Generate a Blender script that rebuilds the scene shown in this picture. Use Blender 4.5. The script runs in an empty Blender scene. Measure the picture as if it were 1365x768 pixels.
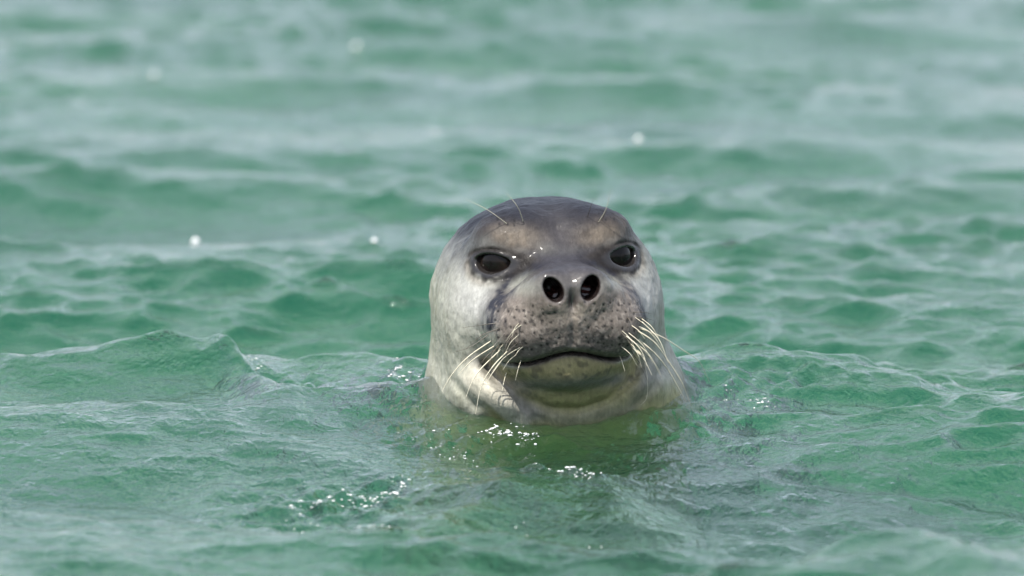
import bpy, math, random
import numpy as np

# ------------------------------------------------------------------ camera, sky, sun, exposure
scene = bpy.context.scene
C = scene.collection
R = math.radians
DIST, CAM_H, FPX = 8.0, 0.86, 8800.0          # metres to the seal, lens height, focal length in photo pixels
PITCH = math.atan(CAM_H / DIST) - math.atan(156 / FPX)      # the seal's waterline sits 156 px under the centre
CAM_X = -46 / FPX * DIST
cam_d = bpy.data.cameras.new('camera')
cam = bpy.data.objects.new('camera', cam_d); C.objects.link(cam)
cam.location = (CAM_X, -DIST, CAM_H)
cam.rotation_euler = (math.pi / 2 - PITCH, 0, 0)
cam_d.sensor_width = 36; cam_d.lens = FPX / 1365 * 36
cam_d.clip_start = 0.1; cam_d.clip_end = 3000
cam_d.dof.use_dof = True
cam_d.dof.focus_distance = 7.93
cam_d.dof.aperture_fstop = 6.0
scene.camera = cam

SUN_EL, SUN_AZ = R(58), R(-148)               # azimuth measured from +Y towards +X
sun_dir = (math.cos(SUN_EL) * math.sin(SUN_AZ), math.cos(SUN_EL) * math.cos(SUN_AZ), math.sin(SUN_EL))
world = bpy.data.worlds.new('World'); scene.world = world; world.use_nodes = True
wn = world.node_tree.nodes; wl = world.node_tree.links
sky = wn.new('ShaderNodeTexSky'); sky.sky_type = 'NISHITA'; sky.sun_disc = False
sky.sun_elevation = SUN_EL; sky.sun_rotation = SUN_AZ
sky.air_density = 1.0; sky.dust_density = 2.0; sky.ozone_density = 1.0; sky.altitude = 0
veil = wn.new('ShaderNodeMix'); veil.data_type = 'RGBA'; veil.inputs[0].default_value = .6      # thin even high cloud
wl.new(sky.outputs[0], veil.inputs[6]); veil.inputs[7].default_value = (6.1, 6.6, 7.6, 1)
wl.new(veil.outputs[2], wn['Background'].inputs[0])
wn['Background'].inputs[1].default_value = 0.15
sun_d = bpy.data.lights.new('sun', 'SUN'); sun_d.energy = 5.0; sun_d.angle = R(0.53); sun_d.color = (1, .955, .88)
sun = bpy.data.objects.new('sun', sun_d); C.objects.link(sun)
from mathutils import Vector
sun.rotation_euler = Vector(sun_dir).to_track_quat('Z', 'Y').to_euler()
sun.location = (-5, -6, 10)
vs = scene.view_settings
vs.view_transform = 'Standard'; vs.look = 'None'; vs.gamma = 1; vs.use_curve_mapping = False
vs.exposure = 0.36
cy = scene.cycles
cy.use_denoising = True; cy.use_adaptive_sampling = True; cy.adaptive_threshold = .03
cy.max_bounces = 6; cy.diffuse_bounces = 1; cy.glossy_bounces = 4; cy.transmission_bounces = 3
cy.volume_bounces = 0; cy.transparent_max_bounces = 8
cy.sample_clamp_indirect = 6.0
cy.caustics_reflective = False; cy.caustics_refractive = False

# ------------------------------------------------------------------ helpers
cp, sp = math.cos(PITCH), math.sin(PITCH)
def P(px, py, y):
    """photo pixel + depth y -> world x, z"""
    a = (px - 682.5) / FPX; b = (384 - py) / FPX
    # direction: forward (0,cp,-sp), up (0,sp,cp), right x
    dy = cp + b * sp; dz = -sp + b * cp
    t = (y + DIST) / dy
    return CAM_X + a * t, CAM_H + dz * t
def PW(px, py, z=0.0):
    """photo pixel -> point on the level z"""
    a = (px - 682.5) / FPX; b = (384 - py) / FPX
    dy = cp + b * sp; dz = -sp + b * cp
    t = (z - CAM_H) / dz
    return CAM_X + a * t, -DIST + dy * t
def sstep(a, b, x):
    t = np.clip((x - a) / (b - a), 0, 1); return t * t * (3 - 2 * t)
_rng = np.random.RandomState(5)
_tab = _rng.rand(32, 32, 32).astype(np.float32)
def vnoise(p, s):
    q = p * s; i = np.floor(q).astype(int); f = (q - i); f = f * f * (3 - 2 * f); i &= 31; j = (i + 1) & 31
    r = 0
    for a in (0, 1):
        wa = f[:, 0] if a else 1 - f[:, 0]; ia = j[:, 0] if a else i[:, 0]
        for b in (0, 1):
            wb = f[:, 1] if b else 1 - f[:, 1]; ib = j[:, 1] if b else i[:, 1]
            for c in (0, 1):
                wc = f[:, 2] if c else 1 - f[:, 2]; ic = j[:, 2] if c else i[:, 2]
                r = r + wa * wb * wc * _tab[ia, ib, ic]
    return r
def fbm(p, s):
    return vnoise(p, s) * .5 + vnoise(p + 7.3, s * 2.1) * .3 + vnoise(p + 3.1, s * 4.3) * .2
def mesh_np(name, v, quads, mats=(), smooth=True):
    me = bpy.data.meshes.new(name)
    n = len(quads); k = quads.shape[1]
    me.vertices.add(len(v)); me.vertices.foreach_set('co', np.ascontiguousarray(v, np.float32).ravel())
    me.loops.add(n * k); me.loops.foreach_set('vertex_index', np.ascontiguousarray(quads, np.int32).ravel())
    me.polygons.add(n); me.polygons.foreach_set('loop_start', np.arange(0, n * k, k, dtype=np.int32))
    me.polygons.foreach_set('use_smooth', np.full(n, smooth))
    me.update(calc_edges=True); me.validate()
    for m in mats: me.materials.append(m)
    return me
def link(name, me, parent=None):
    o = bpy.data.objects.new(name, me); C.objects.link(o); o.parent = parent; return o
def newmat(name):
    m = bpy.data.materials.new(name); m.use_nodes = True
    nt = m.node_tree
    return m, nt.nodes, nt.links, nt.nodes['Principled BSDF']

# ------------------------------------------------------------------ water
def axis(core0, core1, d0, out0, out1, g, fine=None):
    a = list(np.arange(core0, core1, d0))
    d = d0; x = a[-1]
    while x < out1: d *= g; x += d; a.append(x)
    d = d0; x = a[0]; pre = []
    while x > out0: d *= g; x -= d; pre.append(x)
    return np.array(pre[::-1] + a)
gx = axis(-.90, .98, .0038, -400, 400, 1.022)
y1 = list(np.arange(-1.55, .7, .0065)); d = .0065; x = y1[-1]
while x < 13: d = min(d * 1.004, .027); x += d; y1.append(x)
while x < 900: d *= 1.06; x += d; y1.append(x)
d = .0065; x = y1[0]; pre = []
while x > -40: d *= 1.05; x -= d; pre.append(x)
gy = np.array(pre[::-1] + y1)
X, Y = np.meshgrid(gx, gy); sxg = np.gradient(gx)[None, :]; syg = np.gradient(gy)[:, None]
shp = X.shape
X = X.ravel().astype(np.float32); Y = Y.ravel().astype(np.float32)
SX = np.broadcast_to(sxg, shp).ravel().astype(np.float32); SY = np.broadcast_to(syg, shp).ravel().astype(np.float32)
rng = np.random.RandomState(21)
Z = np.zeros_like(X); DX = np.zeros_like(X); DY = np.zeros_like(X)
pt = np.stack([X, Y, np.zeros_like(X)], 1)
patch = sstep(.30, .72, vnoise(pt * np.array([1, .45, 1]), 1.7)) * .85 + .45     # calm and ruffled areas
NW = 130
lam = np.exp(np.linspace(math.log(.045), math.log(2.6), NW))
for i, L in enumerate(lam):
    k = 2 * math.pi / L
    th = math.pi / 2 + rng.randn() * (.42 if L > .3 else .85) + .12
    kx, ky = k * math.cos(th), k * math.sin(th)
    slope = .022 if L > .25 else (.046 if L > .09 else .056)
    if L > 1.2: slope *= .8
    A = slope / k * (0.6 + .8 * rng.rand())
    damp = np.exp(-.5 * ((kx * SX) ** 2 + (ky * SY) ** 2) * .9)
    ph = kx * X + ky * Y + rng.rand() * 6.283
    if L < .35: damp = damp * patch
    s = np.sin(ph)
    Z += A * damp * np.cos(ph)
    q = .95 if L > .1 else .6
    DX -= q * A * damp * s * math.cos(th); DY -= q * A * damp * s * math.sin(th)
_near = np.hypot(X - .01, Y + .12) < .30
Z += .006 - Z[_near].mean()                     # mean level at the seal is the waterline of the photograph
def ridge(pts, h, wf, wb, wx=None):
    """wave crest along a polyline of photo pixels; front (camera) and back widths"""
    global Z
    w = [PW(*p) for p in pts]
    xs = np.array([a for a, b in w]); ys = np.array([b for a, b in w])
    yc = np.interp(X, xs, ys); e = wx or .08
    env = sstep(xs[0] - e, xs[0] + e, X) * (1 - sstep(xs[-1] - e, xs[-1] + e, X))
    d = Y - yc
    hh = h if np.isscalar(h) else np.interp(X, xs, h)
    Z += hh * env * np.where(d < 0, np.exp(-(d / wf) ** 2), np.exp(-(d / wb) ** 2)) 
ridge([(-120, 512), (60, 505), (200, 500), (285, 498)], [.028, .032, .038, .042], .18, .16, .10)
ridge([(285, 502), (340, 535), (410, 556)], [.03, .018, .006], .13, .09, .03)
ridge([(930, 505), (1060, 512), (1180, 520), (1270, 535)], [.010, .018, .018, .01], .12, .10)
ridge([(1010, 640), (1120, 632), (1240, 615)], .012, .09, .10)
ridge([(1040, 745), (1180, 735), (1300, 790)], .024, .20, .16)
ridge([(400, 700), (520, 665), (640, 640), (730, 622)], [.008, .014, .012, .006], .10, .12)
ridge([(580, 655), (700, 625), (840, 628), (950, 645)], [.004, .013, .013, .004], .18, .10)
ridge([(70, 700), (130, 695), (200, 700)], .009, .10, .10)
# rings where the neck breaks the surface
rr = np.sqrt((X - .012) ** 2 + (Y - .04) ** 2)
Z += .0045 * np.exp(-((rr - .158) / .010) ** 2) + .0048 * np.cos((rr - .165) * 95) * np.exp(-np.maximum(rr - .165, 0) / .07) * sstep(.10, .16, rr)
# short steep chop where the photograph sparkles
def chop(px, py, ru, rv, h, n=16, lo=.018, hi=.05):
    global Z
    cx, cyy = PW(px, py)
    m = np.exp(-((X - cx) / ru) ** 2 - ((Y - cyy) / rv) ** 2)
    idx = np.nonzero(m > .02)[0]
    z = np.zeros(len(idx), np.float32)
    for _ in range(n):
        L = lo + (hi - lo) * rng.rand(); k = 6.283 / L; th = rng.rand() * 6.283
        z += np.sin(k * math.cos(th) * X[idx] + k * math.sin(th) * Y[idx] * .6 + rng.rand() * 6.28) / k
    Z[idx] += h * z * m[idx]
for c in [(455, 628, .10, .10, .30), (500, 655, .07, .05, .26), (780, 604, .09, .05, .22), (545, 520, .05, .12, .35),
          (360, 520, .08, .12, .28), (640, 572, .12, .09, .26), (350, 650, .12, .10, .2), (1040, 535, .10, .10, .24),
          (880, 560, .10, .12, .16), (1000, 495, .06, .06, .18)]:
    chop(*c)
X2 = X + DX; Y2 = Y + DY
V = np.stack([X2, Y2, Z], 1)
ny, nx = shp
ii = np.arange(ny * nx).reshape(shp)
F = np.stack([ii[:-1, :-1], ii[:-1, 1:], ii[1:, 1:], ii[1:, :-1]], -1).reshape(-1, 4)
# skirts and bottom close the body of water
ring = np.concatenate([ii[0, :], ii[1:, -1], ii[-1, -2::-1], ii[-2:0:-1, 0]])
low = V[ring].copy(); low[:, 2] = -4.0
base = len(V); V = np.concatenate([V, low, [[0, 400, -4.0]]])
m_ = len(ring); r0 = np.arange(m_); r1 = (r0 + 1) % m_
F = np.concatenate([F, np.stack([ring[r1], ring[r0], base + r0, base + r1], 1)])
m, n, l, bs = newmat('sea_water'); n.remove(bs); out = n['Material Output']
tc = n.new('ShaderNodeTexCoord')
def bumpnoise(scale, stretch, detail, dist, prev=None, strength=1.0, rough=.55):
    mp = n.new('ShaderNodeMapping'); mp.inputs['Scale'].default_value = stretch
    mp.inputs['Rotation'].default_value = (0, 0, R(18))
    l.new(tc.outputs['Object'], mp.inputs[0])
    nz = n.new('ShaderNodeTexNoise'); nz.inputs['Scale'].default_value = scale
    nz.inputs['Detail'].default_value = detail; nz.inputs['Roughness'].default_value = rough
    nz.inputs['Distortion'].default_value = .5
    l.new(mp.outputs[0], nz.inputs[0])
    b = n.new('ShaderNodeBump'); b.inputs['Strength'].default_value = strength; b.inputs['Distance'].default_value = dist
    l.new(nz.outputs[0], b.inputs['Height'])
    if prev: l.new(prev.outputs[0], b.inputs['Normal'])
    return b
b1 = bumpnoise(34, (1, .55, 1), 3, .0055)
b2 = bumpnoise(90, (1, .5, 1), 3, .0036, b1)
fr = n.new('ShaderNodeFresnel'); fr.inputs[0].default_value = 1.38; l.new(b2.outputs[0], fr.inputs['Normal'])
gm = n.new('ShaderNodeNewGeometry'); inv = n.new('ShaderNodeMath'); inv.operation = 'SUBTRACT'; inv.inputs[0].default_value = 1
l.new(gm.outputs['Backfacing'], inv.inputs[1])
mu = n.new('ShaderNodeMath'); mu.operation = 'MULTIPLY'; l.new(fr.outputs[0], mu.inputs[0]); l.new(inv.outputs[0], mu.inputs[1])
gl = n.new('ShaderNodeBsdfGlossy'); gl.inputs['Roughness'].default_value = .035; l.new(b2.outputs[0], gl.inputs['Normal'])
tr = n.new('ShaderNodeBsdfTransparent'); tr.inputs[0].default_value = (.36, .36, .36, 1)
rf = n.new('ShaderNodeBsdfRefraction'); rf.inputs['IOR'].default_value = 1.333; rf.inputs['Roughness'].default_value = 0.0
l.new(b2.outputs[0], rf.inputs['Normal'])
ad = n.new('ShaderNodeAddShader'); l.new(rf.outputs[0], ad.inputs[0]); l.new(tr.outputs[0], ad.inputs[1])
mx = n.new('ShaderNodeMixShader'); l.new(mu.outputs[0], mx.inputs[0]); l.new(ad.outputs[0], mx.inputs[1]); l.new(gl.outputs[0], mx.inputs[2])
l.new(mx.outputs[0], out.inputs['Surface'])
va = n.new('ShaderNodeVolumeAbsorption')
va.inputs['Color'].default_value = (.24, .72, .67, 1); va.inputs['Density'].default_value = 1.0      # absorbs (1 - colour) per metre
vsc = n.new('ShaderNodeVolumeScatter'); vsc.inputs['Color'].default_value = (.20, .95, .50, 1); vsc.inputs['Density'].default_value = .15
vad = n.new('ShaderNodeAddShader'); l.new(va.outputs[0], vad.inputs[0]); l.new(vsc.outputs[0], vad.inputs[1])
l.new(vad.outputs[0], out.inputs['Volume'])
sea_mat = m
me = mesh_np('sea', V, F, [m])
# bottom cap
import bmesh
bm = bmesh.new(); bm.from_mesh(me); bm.verts.ensure_lookup_table()
cv = bm.verts[len(V) - 1]
rv = [bm.verts[base + i] for i in range(m_)]
bm.verts.remove(cv); bm.faces.new(rv)
bm.to_mesh(me); bm.free()
me.polygons.foreach_set('use_smooth', np.ones(len(me.polygons), bool))
sea = link('sea', me); sea['kind'] = 'structure'
sea['label'] = 'choppy green sea water around the seal'

# sandy, weed-grown bottom under the shallow water
bx = np.concatenate([[-380, -120, -40], np.arange(-12, 12.01, .25), [40, 120, 380]]); by = np.concatenate([[-38, -20], np.arange(-9, 20, .25), [40, 120, 300, 880]])
BX, BY = np.meshgrid(bx, by); bp = np.stack([BX.ravel(), BY.ravel(), 0 * BX.ravel()], 1)
bz = -1.0 + .35 * (fbm(bp, .7) - .5)
bv = np.stack([bp[:, 0], bp[:, 1], bz], 1); bi = np.arange(len(bv)).reshape(BX.shape)
bf = np.stack([bi[:-1, :-1], bi[:-1, 1:], bi[1:, 1:], bi[1:, :-1]], -1).reshape(-1, 4)
m, n, l, bs = newmat('sea_bottom'); tc = n.new('ShaderNodeTexCoord')
t1 = n.new('ShaderNodeTexNoise'); t1.inputs['Scale'].default_value = 3.4; t1.inputs['Detail'].default_value = 5; t1.inputs['Roughness'].default_value = .62; t1.inputs['Distortion'].default_value = .6
l.new(tc.outputs['Object'], t1.inputs[0]); rp = n.new('ShaderNodeValToRGB'); l.new(t1.outputs[0], rp.inputs[0])
rp.color_ramp.elements[0].position = .38; rp.color_ramp.elements[0].color = (.05, .13, .04, 1)
rp.color_ramp.elements[1].position = .62; rp.color_ramp.elements[1].color = (.95, .82, .34, 1)
e = rp.color_ramp.elements.new(.48); e.color = (.50, .54, .30, 1)
l.new(rp.outputs[0], bs.inputs['Base Color']); bs.inputs['Roughness'].default_value = .9
sb = link('sea_bottom', mesh_np('sea_bottom', bv, bf, [m])); sb['kind'] = 'structure'; sb['label'] = 'mottled sand and weed bottom under the water'

def water_z(x, y):
    i = np.argmin(np.abs(gy - y)); j = np.argmin(np.abs(gx - x)); return float(Z[i * nx + j])

# ------------------------------------------------------------------ seal: implicit body, meshed by surface nets
HO = np.array([-.001, 0, .192]); YAW, ROLL = R(8), R(-2.2)
Rz = np.array([[math.cos(YAW), -math.sin(YAW), 0], [math.sin(YAW), math.cos(YAW), 0], [0, 0, 1]])
Ry = np.array([[math.cos(ROLL), 0, math.sin(ROLL)], [0, 1, 0], [-math.sin(ROLL), 0, math.cos(ROLL)]])
HR = Rz @ Ry
def to_local(p): return (p - HO) @ HR
def to_world(p): return np.asarray(p) @ HR.T + HO
def ell(p, c, r):
    q = p - np.array(c); r = np.array(r)
    k0 = np.sqrt(((q / r) ** 2).sum(1)) + 1e-9; k1 = np.sqrt(((q / r ** 2) ** 2).sum(1)) + 1e-9
    return k0 * (k0 - 1) / k1
def rcone(p, a, ra, b, rb):
    a = np.array(a, float); b = np.array(b, float); ab = b - a
    t = np.clip(((p - a) @ ab) / (ab @ ab), 0, 1)
    return np.sqrt(((p - a - t[:, None] * ab) ** 2).sum(1)) - (ra + (rb - ra) * t)
def smin(a, b, k):
    h = np.maximum(k - np.abs(a - b), 0) / k; return np.minimum(a, b) - h * h * k * .25
def smax(a, b, k): return -smin(-a, -b, k)
def seg2(x, z, pts):
    """distance in the frontal plane to a polyline, and arc position"""
    best = np.full(x.shape, 9.0); arc = np.zeros(x.shape); acc = 0.0
    for (x0, z0), (x1, z1) in zip(pts[:-1], pts[1:]):
        ux, uz = x1 - x0, z1 - z0; L2 = ux * ux + uz * uz + 1e-12
        t = np.clip(((x - x0) * ux + (z - z0) * uz) / L2, 0, 1)
        d = np.hypot(x - x0 - t * ux, z - z0 - t * uz)
        w = d < best; best = np.where(w, d, best); arc = np.where(w, acc + t * math.sqrt(L2), arc); acc += math.sqrt(L2)
    return best, arc, acc
def fold(pts, y=-.13): return [P(a, b, y) for a, b in pts]
CHINFOLD = fold([(640, 478), (662, 508), (698, 532), (738, 546), (772, 547), (812, 535), (846, 508), (864, 478)], -.14)
ROLL_L = fold([(612, 486), (634, 508), (662, 530), (694, 558)], -.13)
CREASE_L = fold([(634, 480), (660, 506), (688, 532), (712, 552)], -.13)
CREASE_L2 = fold([(590, 500), (612, 522), (644, 552)], -.12)
CREASE_R = fold([(888, 486), (872, 520), (838, 552)], -.12)
def zmouth(ax): return -.1105 - .0125 * sstep(.0, .060, ax) + .012 * sstep(.070, .10, ax)
prof_z = np.array([-1.6, -1.45, -1.2, -.9, -.6, -.35, -.15, 0, .04, .08, .13, .165, .3])
prof_a = np.array([.03, .06, .13, .21, .245, .225, .185, .154, .145, .138, .131, .120, .11])
def coarse(p):
    q = to_local(p); ax = np.abs(q[:, 0]); qm = np.stack([ax, q[:, 1], q[:, 2]], 1)
    a = np.interp(p[:, 2], prof_z, prof_a)
    cx = .012 * sstep(.10, -.02, p[:, 2]); cyy = .04
    neck = (np.sqrt((p[:, 0] - cx) ** 2 + (p[:, 1] - cyy) ** 2) - a) * .96
    neck = smax(neck, p[:, 2] - .165, .05); neck = smax(neck, -.02 - p[:, 2], .05)
    trunk = rcone(p, (.012, .05, -.03), .150, (0, .26, -.24), .195)
    trunk = smin(trunk, rcone(p, (0, .26, -.24), .195, (0, .62, -.50), .225), .05)
    trunk = smin(trunk, rcone(p, (0, .62, -.50), .225, (0, 1.25, -.66), .07), .08)
    neck = smin(neck, trunk, .06)
    d = ell(q, (0, .022, -.038), (.119, .150, .098))
    d = smin(d, ell(qm, (.036, .02, -.042), (.080, .135, .076)), .04)
    d = smin(d, neck, .05)
    d = smin(d, ell(qm, (.070, -.045, -.080), (.055, .072, .070)), .045)       # cheeks
    d = smin(d, rcone(q, (0, -.04, -.035), .078, (0, -.148, -.054), .046), .04)  # snout
    d = smin(d, ell(qm, (.050, -.072, .026), (.036, .030, .018)), .045)          # brows
    d = smin(d, ell(q, (0, -.055, -.165), (.125, .085, .05)), .03)               # throat
    jaw = ell(q, (0, -.102, -.131), (.074, .079, .034))
    d = smin(d, jaw, .018)
    pad = ell(qm, (.044, -.148, -.079), (.051, .053, .043))
    pad = smin(pad, ell(q, (0, -.168, -.074), (.03, .032, .036)), .03)
    d = smin(d, pad, .013 + .03 * sstep(.045, .085, ax))
    d = smin(d, ell(q, (0, -.174, -.040), (.058, .032, .030)), .034)             # nose
    d = smin(d, ell(qm, (.024, -.193, -.032), (.019, .013, .020)), .022)        # nostril rims
    # hind flippers, far below the surface
    return d
def front_y(x, z, f=None):
    """local front surface at local x, z"""
    x = np.atleast_1d(np.asarray(x, float)); z = np.atleast_1d(np.asarray(z, float))
    y = np.full(x.shape, -.30)
    for _ in range(60):
        dd = (f or coarse)(to_world(np.stack([x, y, z], 1))); y = y + np.clip(dd, -.02, .02) * .8
    return y
EYE_X, EYE_Z = .0825, -.003
EY = float(front_y(EYE_X, EYE_Z)[0])
EN = np.array([.60, -.78, .10]); EN /= np.linalg.norm(EN)
EU = np.cross([0, 0, 1], EN); EU /= np.linalg.norm(EU); EV = np.cross(EN, EU)
if EU[0] < 0: EU = -EU
EC = np.array([EYE_X, EY, EYE_Z])
def eye_e(qm):
    w = qm - EC; u = w @ EU; v = w @ EV; v = v - .05 * u        # u outward, v up
    inner = np.clip(-u, 0, None)
    vc = v + 0.0 * inner
    b = np.where(vc > 0, .0085 - .04 * np.clip(u, 0, .02), .0148)
    a = np.where(u < 0, .0265, .0215)
    p_ = np.where(u < 0, 1.6, 2.1)
    e = ((np.abs(u) / a) ** p_ + (np.abs(vc) / b) ** 2) ** .5
    return e, u, v, (w @ EN)
rd = random.Random(4)
DOTS = []
for row in range(6):
    for k in range(8):
        x = .016 + .0098 * k + .002 * rd.uniform(-1, 1) + .003 * (row % 2)
        z = -.050 - .0098 * row - .0022 * rd.uniform(-1, 1) - .010 * (k / 8.0) ** 1.5
        if x > .092 or z < zmouth(np.array(x)) + .006: continue
        for s in (-1, 1): DOTS.append((s * x + .0012 * rd.uniform(-1, 1), z + .0012 * rd.uniform(-1, 1), rd.uniform(.0010, .0017)))
for s in (-1, 1):
    for k in range(6): DOTS.append((s * (.050 + .009 * (k % 3) + .003 * rd.random()), .037 + .006 * (k // 3) + .003 * rd.random(), .0014))
DOTS = np.array(DOTS)
def nostril(qm):
    c = np.array([.0222, -.207, -.0315]); w = qm - c; t = R(27)
    x = w[:, 0] * math.cos(t) - w[:, 2] * math.sin(t); z = w[:, 0] * math.sin(t) + w[:, 2] * math.cos(t)
    return ell(np.stack([x, w[:, 1], z], 1), (0, 0, 0), (.0100, .042, .0146))
def fine(p):
    d = coarse(p)
    near = np.nonzero((np.abs(d) < .03) & (p[:, 2] > -.05) & (p[:, 1] < .06))[0]
    if len(near) == 0: return d
    pw = p[near]; q = to_local(pw); x, y, z = q.T; ax = np.abs(x); qm = np.stack([ax, y, z], 1)
    e = np.zeros(len(near))
    fm = sstep(-.055, -.085, y)
    # mouth
    mz = zmouth(ax); mm = fm * (1 - sstep(.055, .088, ax))
    e += mm * (.0060 * np.exp(-((z - mz) / .0022) ** 2) - .0022 * np.exp(-((z - mz - .009) / .006) ** 2) - .0020 * np.exp(-((z - mz + .010) / .007) ** 2))
    # groove from nose to mouth
    e += fm * .0018 * np.exp(-(x / .0045) ** 2) * sstep(-.040, -.052, z) * sstep(-.105, -.098, z)
    e += fm * .0050 * np.exp(-(x / .0050) ** 2) * np.exp(-((z + .044) / .012) ** 2)
    # crease beside the snout
    s, _, _ = seg2(ax, z, [(.083, -.058), (.070, -.034), (.052, -.012), (.030, .004)])
    e += fm * .0022 * np.exp(-(s / .009) ** 2) * sstep(.10, .06, ax)
    # eyes
    ee, u, v, wn_ = eye_e(qm); em = (np.abs(wn_) < .03)
    e += em * (.0110 * sstep(1.08, .72, ee) - .0006 * np.exp(-((ee - 1.28) / .2) ** 2) + .0011 * np.exp(-((ee - 1.72) / .16) ** 2) * sstep(-.002, .006, v) * sstep(-.022, -.010, u)
               + .0007 * np.exp(-((ee - 1.65) / .12) ** 2) * sstep(.002, -.006, v))
    # whisker pits
    du = np.full(len(near), 9.0)
    fi = np.nonzero((y < -.06) & (z < .06) & (z > -.13))[0]
    if len(fi):
        best = np.full(len(fi), 9.0)
        for (dx_, dz_, rr_) in DOTS: best = np.minimum(best, np.hypot(x[fi] - dx_, z[fi] - dz_) / rr_)
        du[fi] = best
    e += fm * (.0005 * np.exp(-du ** 2 * .6) - .0001 * np.exp(-(du - 2.3) ** 2))
    # throat folds
    wm = sstep(.02, -.03, pw[:, 1])
    s, ar, tot = seg2(pw[:, 0], pw[:, 2], CHINFOLD); e += wm * (.0065 * np.exp(-(s / .006) ** 2)) * sstep(0, .02, ar) * sstep(tot, tot - .02, ar)
    s, ar, tot = seg2(pw[:, 0], pw[:, 2], ROLL_L); endm = sstep(0, .03, ar)
    e -= wm * endm * sstep(tot, tot - .03, ar) * .0095 * np.exp(-(s / .016) ** 2) * 1.0
    for cr, dp in ((CREASE_L, .006), (CREASE_L2, .0035), (CREASE_R, .0035)):
        s, ar, tot = seg2(pw[:, 0], pw[:, 2], cr); e += wm * dp * np.exp(-(s / .006) ** 2) * sstep(0, .02, ar) * sstep(tot, tot - .015, ar)
    # soft unevenness
    e += (fbm(pw, 28) - .5) * .005 + (fbm(pw + 2, 90) - .5) * .0014
    dd = d[near] + e
    dd = smax(dd, -nostril(qm), .005)
    d[near] = dd
    return d
def warp_z(zw): return np.where(zw > -.06, zw, -.06 + (zw + .06) * 5.0)
def warp_y(yw): return np.where(yw < .22, yw, .22 + (yw - .22) * 5.0)
hs = .0020; K = 3; H3 = hs * K
lo = np.array([-.26, -.24, -.24]); hi = np.array([.26, .47, .285])
nc = np.ceil((hi - lo) / H3).astype(int)
def gridpts(idx, h):
    p = lo + idx * h; p = p.astype(float); p[:, 1] = warp_y(p[:, 1]); p[:, 2] = warp_z(p[:, 2]); return p
ci = np.stack(np.meshgrid(*[np.arange(k + 1) for k in nc], indexing='ij'), -1).reshape(-1, 3)
cd = coarse(gridpts(ci, H3)).reshape(nc + 1)
# stretch of z below the surface widens the band there
zz = warp_z(lo[2] + np.arange(nc[2] + 1) * H3)
yy_ = warp_y(lo[1] + np.arange(nc[1] + 1) * H3)
band = np.where((zz > -.07)[None, None, :] & (yy_ < .21)[None, :, None], .020, .045)
near = np.abs(cd) < band
act = near[:-1, :-1, :-1] | near[1:, 1:, 1:] | near[1:, :-1, :-1] | near[:-1, 1:, :-1] | near[:-1, :-1, 1:]
ac = np.argwhere(act)
nf = nc * K + 1
D = np.repeat(np.repeat(np.repeat(np.sign(cd) * .05, K, 0), K, 1), K, 2)[:nf[0], :nf[1], :nf[2]].astype(np.float32)
mark = np.zeros(nf, bool)
offs = np.stack(np.meshgrid(*[np.arange(K + 1)] * 3, indexing='ij'), -1).reshape(-1, 3)
for o in offs: mark[tuple((ac * K + o).T)] = True
fi = np.argwhere(mark)
out_d = np.empty(len(fi), np.float32)
for s in range(0, len(fi), 400000): out_d[s:s + 400000] = fine(gridpts(fi[s:s + 400000], hs))
D[tuple(fi.T)] = out_d
# surface nets over cells whose corners change sign
neg = D < 0
cnt = np.zeros(nf - 1, np.uint8)
for a in (0, 1):
    for b in (0, 1):
        for c in (0, 1): cnt += neg[a:nf[0] - 1 + a, b:nf[1] - 1 + b, c:nf[2] - 1 + c]
cells = np.argwhere((cnt > 0) & (cnt < 8))
vid = np.full(nf - 1, -1, np.int32); vid[tuple(cells.T)] = np.arange(len(cells))
acc = np.zeros((len(cells), 3)); num = np.zeros(len(cells))
corner = [(a, b, c) for a in (0, 1) for b in (0, 1) for c in (0, 1)]
for a in corner:
    for ax_ in range(3):
        if a[ax_]: continue
        b = list(a); b[ax_] = 1
        da = D[tuple((cells + a).T)]; db = D[tuple((cells + b).T)]
        cr = (da < 0) != (db < 0); t = da / (da - db + 1e-12)
        pos = np.array(a, float)[None] + 0 * cells; pos[:, ax_] = t
        acc += pos * cr[:, None]; num += cr
sv = lo + (cells + acc / num[:, None]) * hs; sv[:, 1] = warp_y(sv[:, 1]); sv[:, 2] = warp_z(sv[:, 2])
quads = []
for ax_ in range(3):
    o1, o2 = [(1, 2), (2, 0), (0, 1)][ax_]
    sl0 = [slice(None)] * 3; sl1 = [slice(None)] * 3; sl0[ax_] = slice(0, -1); sl1[ax_] = slice(1, None)
    n0 = neg[tuple(sl0)]; n1 = neg[tuple(sl1)]
    ed = np.argwhere(n0 != n1)
    ed = ed[(ed[:, o1] > 0) & (ed[:, o2] > 0) & (ed[:, o1] < nf[o1] - 1) & (ed[:, o2] < nf[o2] - 1)]
    fl = n0[tuple(ed.T)]
    u = np.zeros(3, int); u[o1] = 1; v = np.zeros(3, int); v[o2] = 1
    qd = np.stack([vid[tuple((ed - u - v).T)], vid[tuple((ed - v).T)], vid[tuple(ed.T)], vid[tuple((ed - u).T)]], 1)
    qd[~fl] = qd[~fl][:, ::-1]
    quads.append(qd)
quads = np.concatenate(quads); quads = quads[(quads >= 0).all(1)]
# settle the vertices exactly on the implicit surface
def grad(p, f, f0, h=.0006):
    g = np.empty_like(p)
    for k in range(3):
        o = np.zeros(3); o[k] = h; g[:, k] = (f(p + o) - f0) / h
    return g
up = np.nonzero(sv[:, 2] > -.08)[0]
f0 = fine(sv[up]); g = grad(sv[up], fine, f0); gn = (g ** 2).sum(1) + 1e-6
st = f0[:, None] * g / gn[:, None]
ln = np.linalg.norm(st, axis=1, keepdims=True); st *= np.minimum(1, .0015 / (ln + 1e-9)); sv[up] -= st * .9

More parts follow.
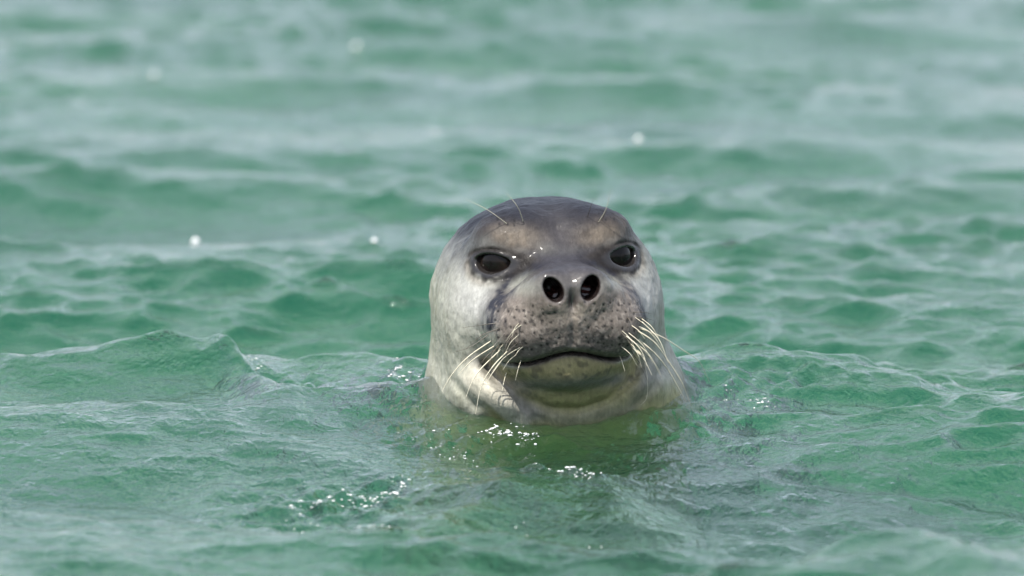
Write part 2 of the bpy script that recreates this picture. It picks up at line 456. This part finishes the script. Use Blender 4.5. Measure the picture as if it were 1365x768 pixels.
# --- coat colours per vertex
pl = to_local(sv); x, y, z = pl.T; ax = np.abs(x); qm = np.stack([ax, y, z], 1)
n1 = fbm(sv, 22) - .5; n2 = fbm(sv + 5, 70) - .5; n3 = fbm(sv + 9, 180) - .5
col = np.tile(np.array([.40, .405, .335]), (len(sv), 1))
def mixc(c, w):
    global col
    w = np.clip(w, 0, 1)[:, None]; col = col * (1 - w) + np.array(c) * w
fm = sstep(-.02, -.08, y)
mixc((.31, .31, .235), sstep(.0, .5, fbm(sv * np.array([1, 1, .45]), 34) - .38))        # mottled neck
mixc((.22, .225, .20), .8 * sstep(.10, .30, n2 + .12 * n1) * sstep(.06, .03, z))
hgt = z + .05 * n1 + .02 * n2
side = sstep(-.075, .015, hgt - .25 * np.clip(-y - .06, 0, .1))
mixc((.12, .125, .13), side * .85)                              # greying sides of the head
mixc((.014, .015, .022), sstep(-.012, .040, hgt - .10 * np.clip(ax - .06, 0, 1)))        # slate crown
mixc((.014, .015, .022), .9 * sstep(.05, .11, y + .2 * (z + .02)))
cheek = np.exp(-(((ax - .098) / .034) ** 2 + ((z + .050) / .030) ** 2)) * fm
mixc((.44, .44, .41), 1.25 * cheek)
# bridge of the snout, slate
mixc((.030, .031, .042), 1.15 * np.exp(-((ax / .060) ** 4 + ((z + .006) / .019) ** 2)) * fm)
mixc((.055, .052, .056), .85 * np.exp(-((ax / .026) ** 2 + ((z - .025) / .035) ** 2)) * fm)
# brows
br = np.exp(-(((ax - .052) / .030) ** 2 + ((z - .024 - .10 * (ax - .05)) / .014) ** 2)) * fm
mixc((.165, .137, .108), .95 * br * (1 + 1.2 * n2))
# muzzle
mz = zmouth(ax)
muz = sstep(.098, .080, np.hypot(ax, (z + .066) * 1.15)) * sstep(-.06, -.09, y)
mixc((.215, .185, .160), muz * sstep(-.026, -.045, z))
mixc((.33, .285, .235), muz * 1.1 * np.exp(-((ax / .028) ** 2 + ((z + .060) / .016) ** 2)))
mixc((.12, .108, .10), muz * .45 * np.exp(-((z - mz - .016) / .013) ** 2) * sstep(.09, .06, ax))
mixc((.26, .235, .19), muz * .8 * np.exp(-((z - mz - .004) / .004) ** 2))
s, _, _ = seg2(ax, z, [(.094, -.076), (.088, -.055), (.074, -.034), (.056, -.014), (.036, -.002)])
mixc((.026, .027, .036), fm * 1.15 * np.exp(-(s / .0085) ** 2) * (.85 + 1.6 * n2))
mixc((.085, .075, .072), np.exp(-((ax / .050) ** 4 + ((z + .030) / .020) ** 4)) * sstep(-.15, -.17, y) * .85)
mixc((.20, .165, .14), np.exp(-(((ax - .024) / .019) ** 4 + ((z + .048) / .008) ** 2)) * sstep(-.15, -.17, y) * .7)
mixc((.035, .030, .032), np.exp(-((ax / .0065) ** 2 + ((z + .044) / .013) ** 2)) * sstep(-.15, -.17, y))
fi_ = np.nonzero((y < -.05) & (z < .06) & (z > -.13))[0]
best = np.full(len(fi_), 9.0)
for (dx_, dz_, r_) in DOTS: best = np.minimum(best, np.hypot(x[fi_] - dx_, z[fi_] - dz_) / r_)
du = np.full(len(sv), 9.0); du[fi_] = best
speck = fm * muz * sstep(.02, .22, n3) * sstep(-.04, -.055, z)
mixc((.05, .045, .045), speck * .8)
mixc((.34, .30, .26), fm * muz * sstep(.04, .20, fbm(sv + 31, 240) - .5) * .85 * sstep(-.04, -.055, z))
mixc((.016, .015, .016), fm * np.exp(-(du / 1.1) ** 4))
# chin and throat
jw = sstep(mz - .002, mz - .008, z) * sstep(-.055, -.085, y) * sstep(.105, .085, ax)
mixc((.33, .30, .15), jw * .95)  # yellowish coat, with the water's green bounce put into its colour
mixc((.12, .11, .07), jw * .8 * sstep(.06, .2, n2) )
mixc((.27, .26, .235), np.exp(-((z + .150) / .009) ** 2) * sstep(.085, .06, ax) * fm * .85)
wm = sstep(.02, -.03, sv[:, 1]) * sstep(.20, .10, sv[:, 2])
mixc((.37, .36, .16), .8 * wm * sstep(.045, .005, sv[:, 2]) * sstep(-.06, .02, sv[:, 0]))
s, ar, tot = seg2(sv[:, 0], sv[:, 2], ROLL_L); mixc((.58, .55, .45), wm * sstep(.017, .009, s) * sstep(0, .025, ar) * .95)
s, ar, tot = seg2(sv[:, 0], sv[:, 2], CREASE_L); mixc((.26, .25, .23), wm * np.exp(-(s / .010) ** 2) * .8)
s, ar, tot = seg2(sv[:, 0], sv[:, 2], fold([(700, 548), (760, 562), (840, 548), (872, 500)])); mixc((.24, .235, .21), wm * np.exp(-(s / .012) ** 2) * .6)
# mouth line, eye rims, nostrils
mixc((.020, .018, .016), fm * np.exp(-((z - mz) / .0019) ** 2) * (1 - sstep(.045, .078, ax)))
ee, u, v, wn_ = eye_e(qm); em = np.abs(wn_) < .03
mixc((.22, .19, .15), em * .5 * np.exp(-((ee - 1.8) / .38) ** 2) * sstep(.006, -.006, v) * sstep(.03, -.01, -u - .0))
mixc((.05, .044, .040), em * .9 * np.exp(-((ee - 1.7) / .45) ** 2) * sstep(-.002, .006, v))
mixc((.022, .019, .018), em * sstep(2.15, 1.3, ee + 1.2 * n2 * (ee > 1.1)))
nd = nostril(qm)
mixc((.020, .014, .013), sstep(.003, .0005, nd) * sstep(-.15, -.17, y))
mixc((.07, .022, .018), sstep(.0005, -.002, nd + .0 * y) * sstep(-.190, -.178, y) * sstep(-.15, -.17, y))
mixc((.44, .43, .20), sstep(-.0, -.10, sv[:, 2] + .06 * n1))  # paler coat under water, fill light put into its colour
mixc((.030, .031, .036), sstep(.10, .20, sv[:, 1]) * sstep(.02, -.05, sv[:, 2]))
col *= (1 + .35 * n2 + .22 * n3)[:, None]
col = np.clip(col * np.where(sv[:, 2] > -.02, .86, 1)[:, None], .008, .75)

wet = np.clip(np.exp(-((ax / .050) ** 4 + ((z + .036) / .026) ** 4)) * sstep(-.14, -.17, y) + em * sstep(1.5, 1.2, ee) , 0, 1)
seal = bpy.data.objects.new('seal', None); C.objects.link(seal)
seal.location = (0, 0, 0)
seal['label'] = 'wet grey seal with pale whiskers raising its head above the green water'
seal['category'] = 'seal'

m, n, l, bs = newmat('seal_coat')
at = n.new('ShaderNodeAttribute'); at.attribute_name = 'coat'
tc = n.new('ShaderNodeTexCoord')
def nz(scale, detail=3, stretch=(1, 1, 1), rough=.6):
    mp = n.new('ShaderNodeMapping'); mp.inputs['Scale'].default_value = stretch; l.new(tc.outputs['Object'], mp.inputs[0])
    t = n.new('ShaderNodeTexNoise'); t.inputs['Scale'].default_value = scale; t.inputs['Detail'].default_value = detail
    t.inputs['Roughness'].default_value = rough; l.new(mp.outputs[0], t.inputs[0]); return t
nA = nz(260, 3, (1, 1, .5)); nB = nz(900, 2, (1, 1, .3))
ov = n.new('ShaderNodeMix'); ov.data_type = 'RGBA'; ov.blend_type = 'OVERLAY'; ov.inputs[0].default_value = .30
nD = nz(110, 4, (1, 1, .22), .7)
ov2 = n.new('ShaderNodeMix'); ov2.data_type = 'RGBA'; ov2.blend_type = 'OVERLAY'; ov2.inputs[0].default_value = .40
l.new(at.outputs['Color'], ov2.inputs[6]); l.new(nD.outputs[0], ov2.inputs[7])
l.new(ov2.outputs[2], ov.inputs[6]); l.new(nA.outputs[0], ov.inputs[7]); l.new(ov.outputs[2], bs.inputs['Base Color'])
mr = n.new('ShaderNodeMapRange'); mr.inputs[3].default_value = .30; mr.inputs[4].default_value = .58
nC = nz(45, 3); l.new(nC.outputs[0], mr.inputs[0]); l.new(mr.outputs[0], bs.inputs['Roughness'])
ba = n.new('ShaderNodeBump'); ba.inputs['Distance'].default_value = .0012; ba.inputs['Strength'].default_value = .8; l.new(nA.outputs[0], ba.inputs['Height'])
bb = n.new('ShaderNodeBump'); bb.inputs['Distance'].default_value = .0004; bb.inputs['Strength'].default_value = .8; l.new(nB.outputs[0], bb.inputs['Height']); l.new(ba.outputs[0], bb.inputs['Normal'])
l.new(bb.outputs[0], bs.inputs['Normal'])
bs.inputs['Specular IOR Level'].default_value = .10
wa = n.new('ShaderNodeAttribute'); wa.attribute_name = 'wet'
mw = n.new('ShaderNodeMapRange'); mw.inputs[3].default_value = .04; mw.inputs[4].default_value = .9; l.new(wa.outputs['Fac'], mw.inputs[0]); l.new(mw.outputs[0], bs.inputs['Coat Weight'])
bs.inputs['Coat Roughness'].default_value = .10
coat = m
me = mesh_np('body', sv, quads, [coat])
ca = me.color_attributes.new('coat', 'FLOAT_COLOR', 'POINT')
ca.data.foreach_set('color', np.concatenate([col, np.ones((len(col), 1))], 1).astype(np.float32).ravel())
fa = me.attributes.new('wet', 'FLOAT', 'POINT'); fa.data.foreach_set('value', wet.astype(np.float32))
body = link('body', me, seal)

# --- eyes
def uvsphere(r, nu=40, nv=24):
    vv = []; ff = []
    for j in range(nv + 1):
        t = math.pi * j / nv
        for i in range(nu):
            a = 2 * math.pi * i / nu; vv.append((r * math.sin(t) * math.cos(a), r * math.sin(t) * math.sin(a), r * math.cos(t)))
    for j in range(nv):
        for i in range(nu): ff.append((j * nu + i, (j + 1) * nu + i, (j + 1) * nu + (i + 1) % nu, j * nu + (i + 1) % nu))
    return np.array(vv), np.array(ff)
me_m, n, l, bs = newmat('eye_dark')
tc = n.new('ShaderNodeTexCoord'); sx = n.new('ShaderNodeSeparateXYZ'); l.new(tc.outputs['Object'], sx.inputs[0])
rp = n.new('ShaderNodeValToRGB'); mr = n.new('ShaderNodeMapRange'); mr.inputs[1].default_value = .015; mr.inputs[2].default_value = .028
l.new(sx.outputs[2], mr.inputs[0]); l.new(mr.outputs[0], rp.inputs[0])
rp.color_ramp.elements[0].color = (.03, .022, .02, 1); rp.color_ramp.elements[1].color = (.006, .005, .005, 1)
e = rp.color_ramp.elements.new(.55); e.color = (.020, .014, .011, 1); e = rp.color_ramp.elements.new(.80); e.color = (.010, .007, .006, 1)
l.new(rp.outputs[0], bs.inputs['Base Color']); bs.inputs['Roughness'].default_value = .04
bs.inputs['IOR'].default_value = 1.38; bs.inputs['Specular IOR Level'].default_value = .3
ER = .028
vv, ff = uvsphere(ER); eye_me = mesh_np('eye', vv, ff, [me_m])
for s in (-1, 1):
    o = link('eye', eye_me, seal)
    c = EC - EN * (ER + .0015); nn = EN.copy(); c[0] *= s; nn[0] *= s
    o.location = to_world(c); o.rotation_euler = Vector(HR @ nn).to_track_quat('Z', 'Y').to_euler()

# --- whiskers
wm_, n, l, bs = newmat('whisker_pale'); bs.inputs['Base Color'].default_value = (.62, .58, .44, 1); bs.inputs['Roughness'].default_value = .35
wd_, n, l, bs = newmat('whisker_dark'); bs.inputs['Base Color'].default_value = (.10, .085, .065, 1); bs.inputs['Roughness'].default_value = .35
def catmull(p, k=10):
    p = [2 * p[0] - p[1]] + list(p) + [2 * p[-1] - p[-2]]; o = []
    for i in range(1, len(p) - 2):
        for j in range(k):
            t = j / k
            o.append(.5 * (2 * p[i] + (p[i + 1] - p[i - 1]) * t + (2 * p[i - 1] - 5 * p[i] + 4 * p[i + 1] - p[i + 2]) * t * t + (3 * p[i] - p[i - 1] - 3 * p[i + 1] + p[i + 2]) * t ** 3))
    o.append(p[-2]); return np.array(o)
def wfront(px, py):
    """world point on the coat seen at a photo pixel"""
    t = 7.2; a = (px - 682.5) / FPX; b = (384 - py) / FPX
    dv = np.array([a, cp + b * sp, -sp + b * cp]); dv /= np.linalg.norm(dv); o = np.array([CAM_X, -DIST, CAM_H])
    for _ in range(80):
        d_ = float(coarse((o + dv * t)[None])[0]); t += d_ * .85
        if d_ < 2e-4: break
    return o + dv * t
def whisker(pts, out=.03, r=.0011, mat=None):
    root = wfront(*pts[0]); y0 = root[1]
    cps = [root + np.array([0, .004, 0])]
    for i, (a, b) in enumerate(pts[1:], 1):
        f = i / (len(pts) - 1); yy = y0 - .006 * (1 - f) + out * f
        xx, z_ = P(a, b, yy); cps.append(np.array([xx, yy, z_]))
    c = catmull(cps); nP = len(c); k = 6
    vv = []; ff = []
    for i, p_ in enumerate(c):
        tg = c[min(i + 1, nP - 1)] - c[max(i - 1, 0)]; tg /= np.linalg.norm(tg)
        a_ = np.cross(tg, [.2, 1, .3]); a_ /= np.linalg.norm(a_); b_ = np.cross(tg, a_)
        rr_ = .72 * r * (1 - .75 * (i / (nP - 1)) ** 1.3)
        for j in range(k):
            w = 2 * math.pi * j / k; vv.append(p_ + rr_ * (math.cos(w) * a_ + math.sin(w) * b_))
    for i in range(nP - 1):
        for j in range(k): ff.append((i * k + j, i * k + (j + 1) % k, (i + 1) * k + (j + 1) % k, (i + 1) * k + j))
    link('whisker', mesh_np('whisker', np.array(vv), np.array(ff), [mat or wm_]), seal)
LW = [([(664, 431), (645, 433), (616, 437)], .02, .0008, wd_), ([(667, 438), (643, 447), (620, 466)], .01, .0009, wd_),
      ([(656, 454), (624, 476), (602, 500), (589, 522)], -.012, .0012, None), ([(660, 461), (630, 480), (611, 500)], -.01, .0011, None),
      ([(669, 465), (640, 493), (628, 512), (621, 530)], -.016, .0011, None), ([(678, 467), (656, 490), (641, 517), (634, 552)], -.018, .0012, None),
      ([(674, 474), (656, 498), (648, 512)], -.012, .0010, None), ([(696, 477), (691, 491), (687, 507)], -.012, .0009, None),
      ([(676, 494), (671, 512), (668, 534)], -.02, .0008, None), ([(652, 446), (628, 462), (604, 470)], .0, .0008, wd_)]
RW = [([(842, 417), (855, 416), (868, 418)], .02, .0008, wd_), ([(845, 423), (858, 424), (871, 427)], .02, .0008, wd_),
      ([(850, 435), (866, 443), (878, 458), (886, 470)], .01, .0011, None), ([(852, 438), (882, 449), (912, 468), (932, 482), (946, 510)], .05, .0010, None),
      ([(848, 440), (872, 456), (890, 480), (908, 508), (916, 527), (923, 545)], .035, .0013, None), ([(850, 452), (872, 470), (890, 492), (905, 518), (915, 537)], .03, .0013, None),
      ([(832, 446), (849, 460), (858, 474), (862, 488)], -.01, .0011, None), ([(840, 461), (857, 477), (869, 500)], -.01, .0010, None),
      ([(850, 462), (866, 476), (877, 491), (884, 508)], .0, .0011, None), ([(840, 467), (853, 485), (864, 510)], -.01, .0010, wd_),
      ([(825, 472), (829, 482), (833, 495)], -.01, .0009, None), ([(846, 456), (866, 474), (880, 500)], .0, .0009, None),
      ([(856, 470), (863, 505), (862, 530), (854, 540)], -.012, .0006, None)]
BW = [([(676, 299), (650, 280), (620, 265)], -.02, .0008, None), ([(698, 297), (690, 276), (674, 256)], -.02, .0009, None),
      ([(797, 298), (808, 278), (815, 250)], -.02, .0006, None), ([(783, 290), (787, 277), (792, 263)], -.02, .0005, wd_),
      ([(801, 296), (806, 286), (812, 274)], -.01, .0005, wd_)]
for p_, o_, r_, m__ in LW + RW + BW: whisker(p_, o_, r_, m__)
rd = random.Random(8)
def to_px(p):
    w = np.asarray(p) - np.array([CAM_X, -DIST, CAM_H]); dep = w[1] * cp - w[2] * sp; upc = w[1] * sp + w[2] * cp
    return 682.5 + FPX * w[0] / dep, 384 - FPX * upc / dep
for sd in (-1, 1):
    for k in range(13):                      # finer whiskers all over the pads
        lx = sd * rd.uniform(.055, .088); lz = rd.uniform(-.108, -.068)
        root = to_world([[lx, float(front_y(lx, lz)[0]), lz]])[0]; px, py = to_px(root)
        ln = rd.uniform(18, 62) * (.5 + abs(lx) / .09 * .6); an = rd.uniform(.65, 1.25)
        p1 = (px + sd * ln * .5 * math.cos(an * .8), py + ln * .5 * math.sin(an * .8)); p2 = (px + sd * ln * math.cos(an), py + ln * math.sin(an))
        whisker([(px, py), p1, p2], rd.uniform(-.02, .0), rd.uniform(.0005, .0009), wd_ if rd.random() < .3 else None)

# ------------------------------------------------------------------ white beads added in place of sun glints, and bubbles at the neck
m, n, l, bs = newmat('glint_bubble_white'); bs.inputs['Base Color'].default_value = (.85, .86, .85, 1); bs.inputs['Roughness'].default_value = .12
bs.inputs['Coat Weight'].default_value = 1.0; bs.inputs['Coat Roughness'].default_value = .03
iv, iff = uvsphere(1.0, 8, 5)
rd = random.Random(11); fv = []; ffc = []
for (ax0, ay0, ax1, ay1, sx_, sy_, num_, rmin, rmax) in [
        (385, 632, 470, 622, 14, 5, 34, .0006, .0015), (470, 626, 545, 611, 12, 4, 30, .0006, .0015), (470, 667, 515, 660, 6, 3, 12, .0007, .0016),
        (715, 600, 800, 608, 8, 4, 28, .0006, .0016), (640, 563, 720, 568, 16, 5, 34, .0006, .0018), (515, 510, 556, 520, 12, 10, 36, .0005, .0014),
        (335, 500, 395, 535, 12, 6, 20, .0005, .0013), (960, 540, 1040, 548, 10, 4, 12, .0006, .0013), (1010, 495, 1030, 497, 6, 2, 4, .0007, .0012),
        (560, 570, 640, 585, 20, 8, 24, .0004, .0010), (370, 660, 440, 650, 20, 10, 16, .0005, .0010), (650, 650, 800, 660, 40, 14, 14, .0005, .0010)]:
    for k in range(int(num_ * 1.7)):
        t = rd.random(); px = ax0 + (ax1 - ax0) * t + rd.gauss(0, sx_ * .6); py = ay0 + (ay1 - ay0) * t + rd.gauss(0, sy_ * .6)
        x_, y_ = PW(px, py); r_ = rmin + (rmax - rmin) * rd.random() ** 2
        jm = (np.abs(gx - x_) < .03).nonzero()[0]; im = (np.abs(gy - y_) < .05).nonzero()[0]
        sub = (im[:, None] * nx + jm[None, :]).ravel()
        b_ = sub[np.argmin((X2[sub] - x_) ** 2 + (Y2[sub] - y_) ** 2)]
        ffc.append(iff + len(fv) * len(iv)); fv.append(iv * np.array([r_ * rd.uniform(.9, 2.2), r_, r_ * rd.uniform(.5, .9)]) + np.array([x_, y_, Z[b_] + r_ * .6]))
for px, py, r_ in [(113, 181, .006), (278, 178, .0095), (458, 305, .008), (534, 333, .005), (869, 200, .007), (590, 176, .004), (235, 293, .007), (455, 62, .009), (686, 104, .010), (228, 100, .007)]:  # larger white mounds standing in for defocused sun glints
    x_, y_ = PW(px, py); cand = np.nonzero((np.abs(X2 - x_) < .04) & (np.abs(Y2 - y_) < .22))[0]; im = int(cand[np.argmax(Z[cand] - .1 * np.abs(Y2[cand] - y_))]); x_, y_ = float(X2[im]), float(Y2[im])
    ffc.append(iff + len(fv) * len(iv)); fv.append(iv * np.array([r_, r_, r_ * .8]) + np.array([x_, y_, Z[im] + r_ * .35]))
glint_bubble_beads = link('glint_bubble_beads', mesh_np('glint_bubble_beads', np.concatenate(fv), np.concatenate(ffc), [m])); glint_bubble_beads['kind'] = 'stuff'
glint_bubble_beads['label'] = 'white beads standing in for sun glints on the water, with bubbles by the neck'; glint_bubble_beads['category'] = 'glint_bubble_beads'
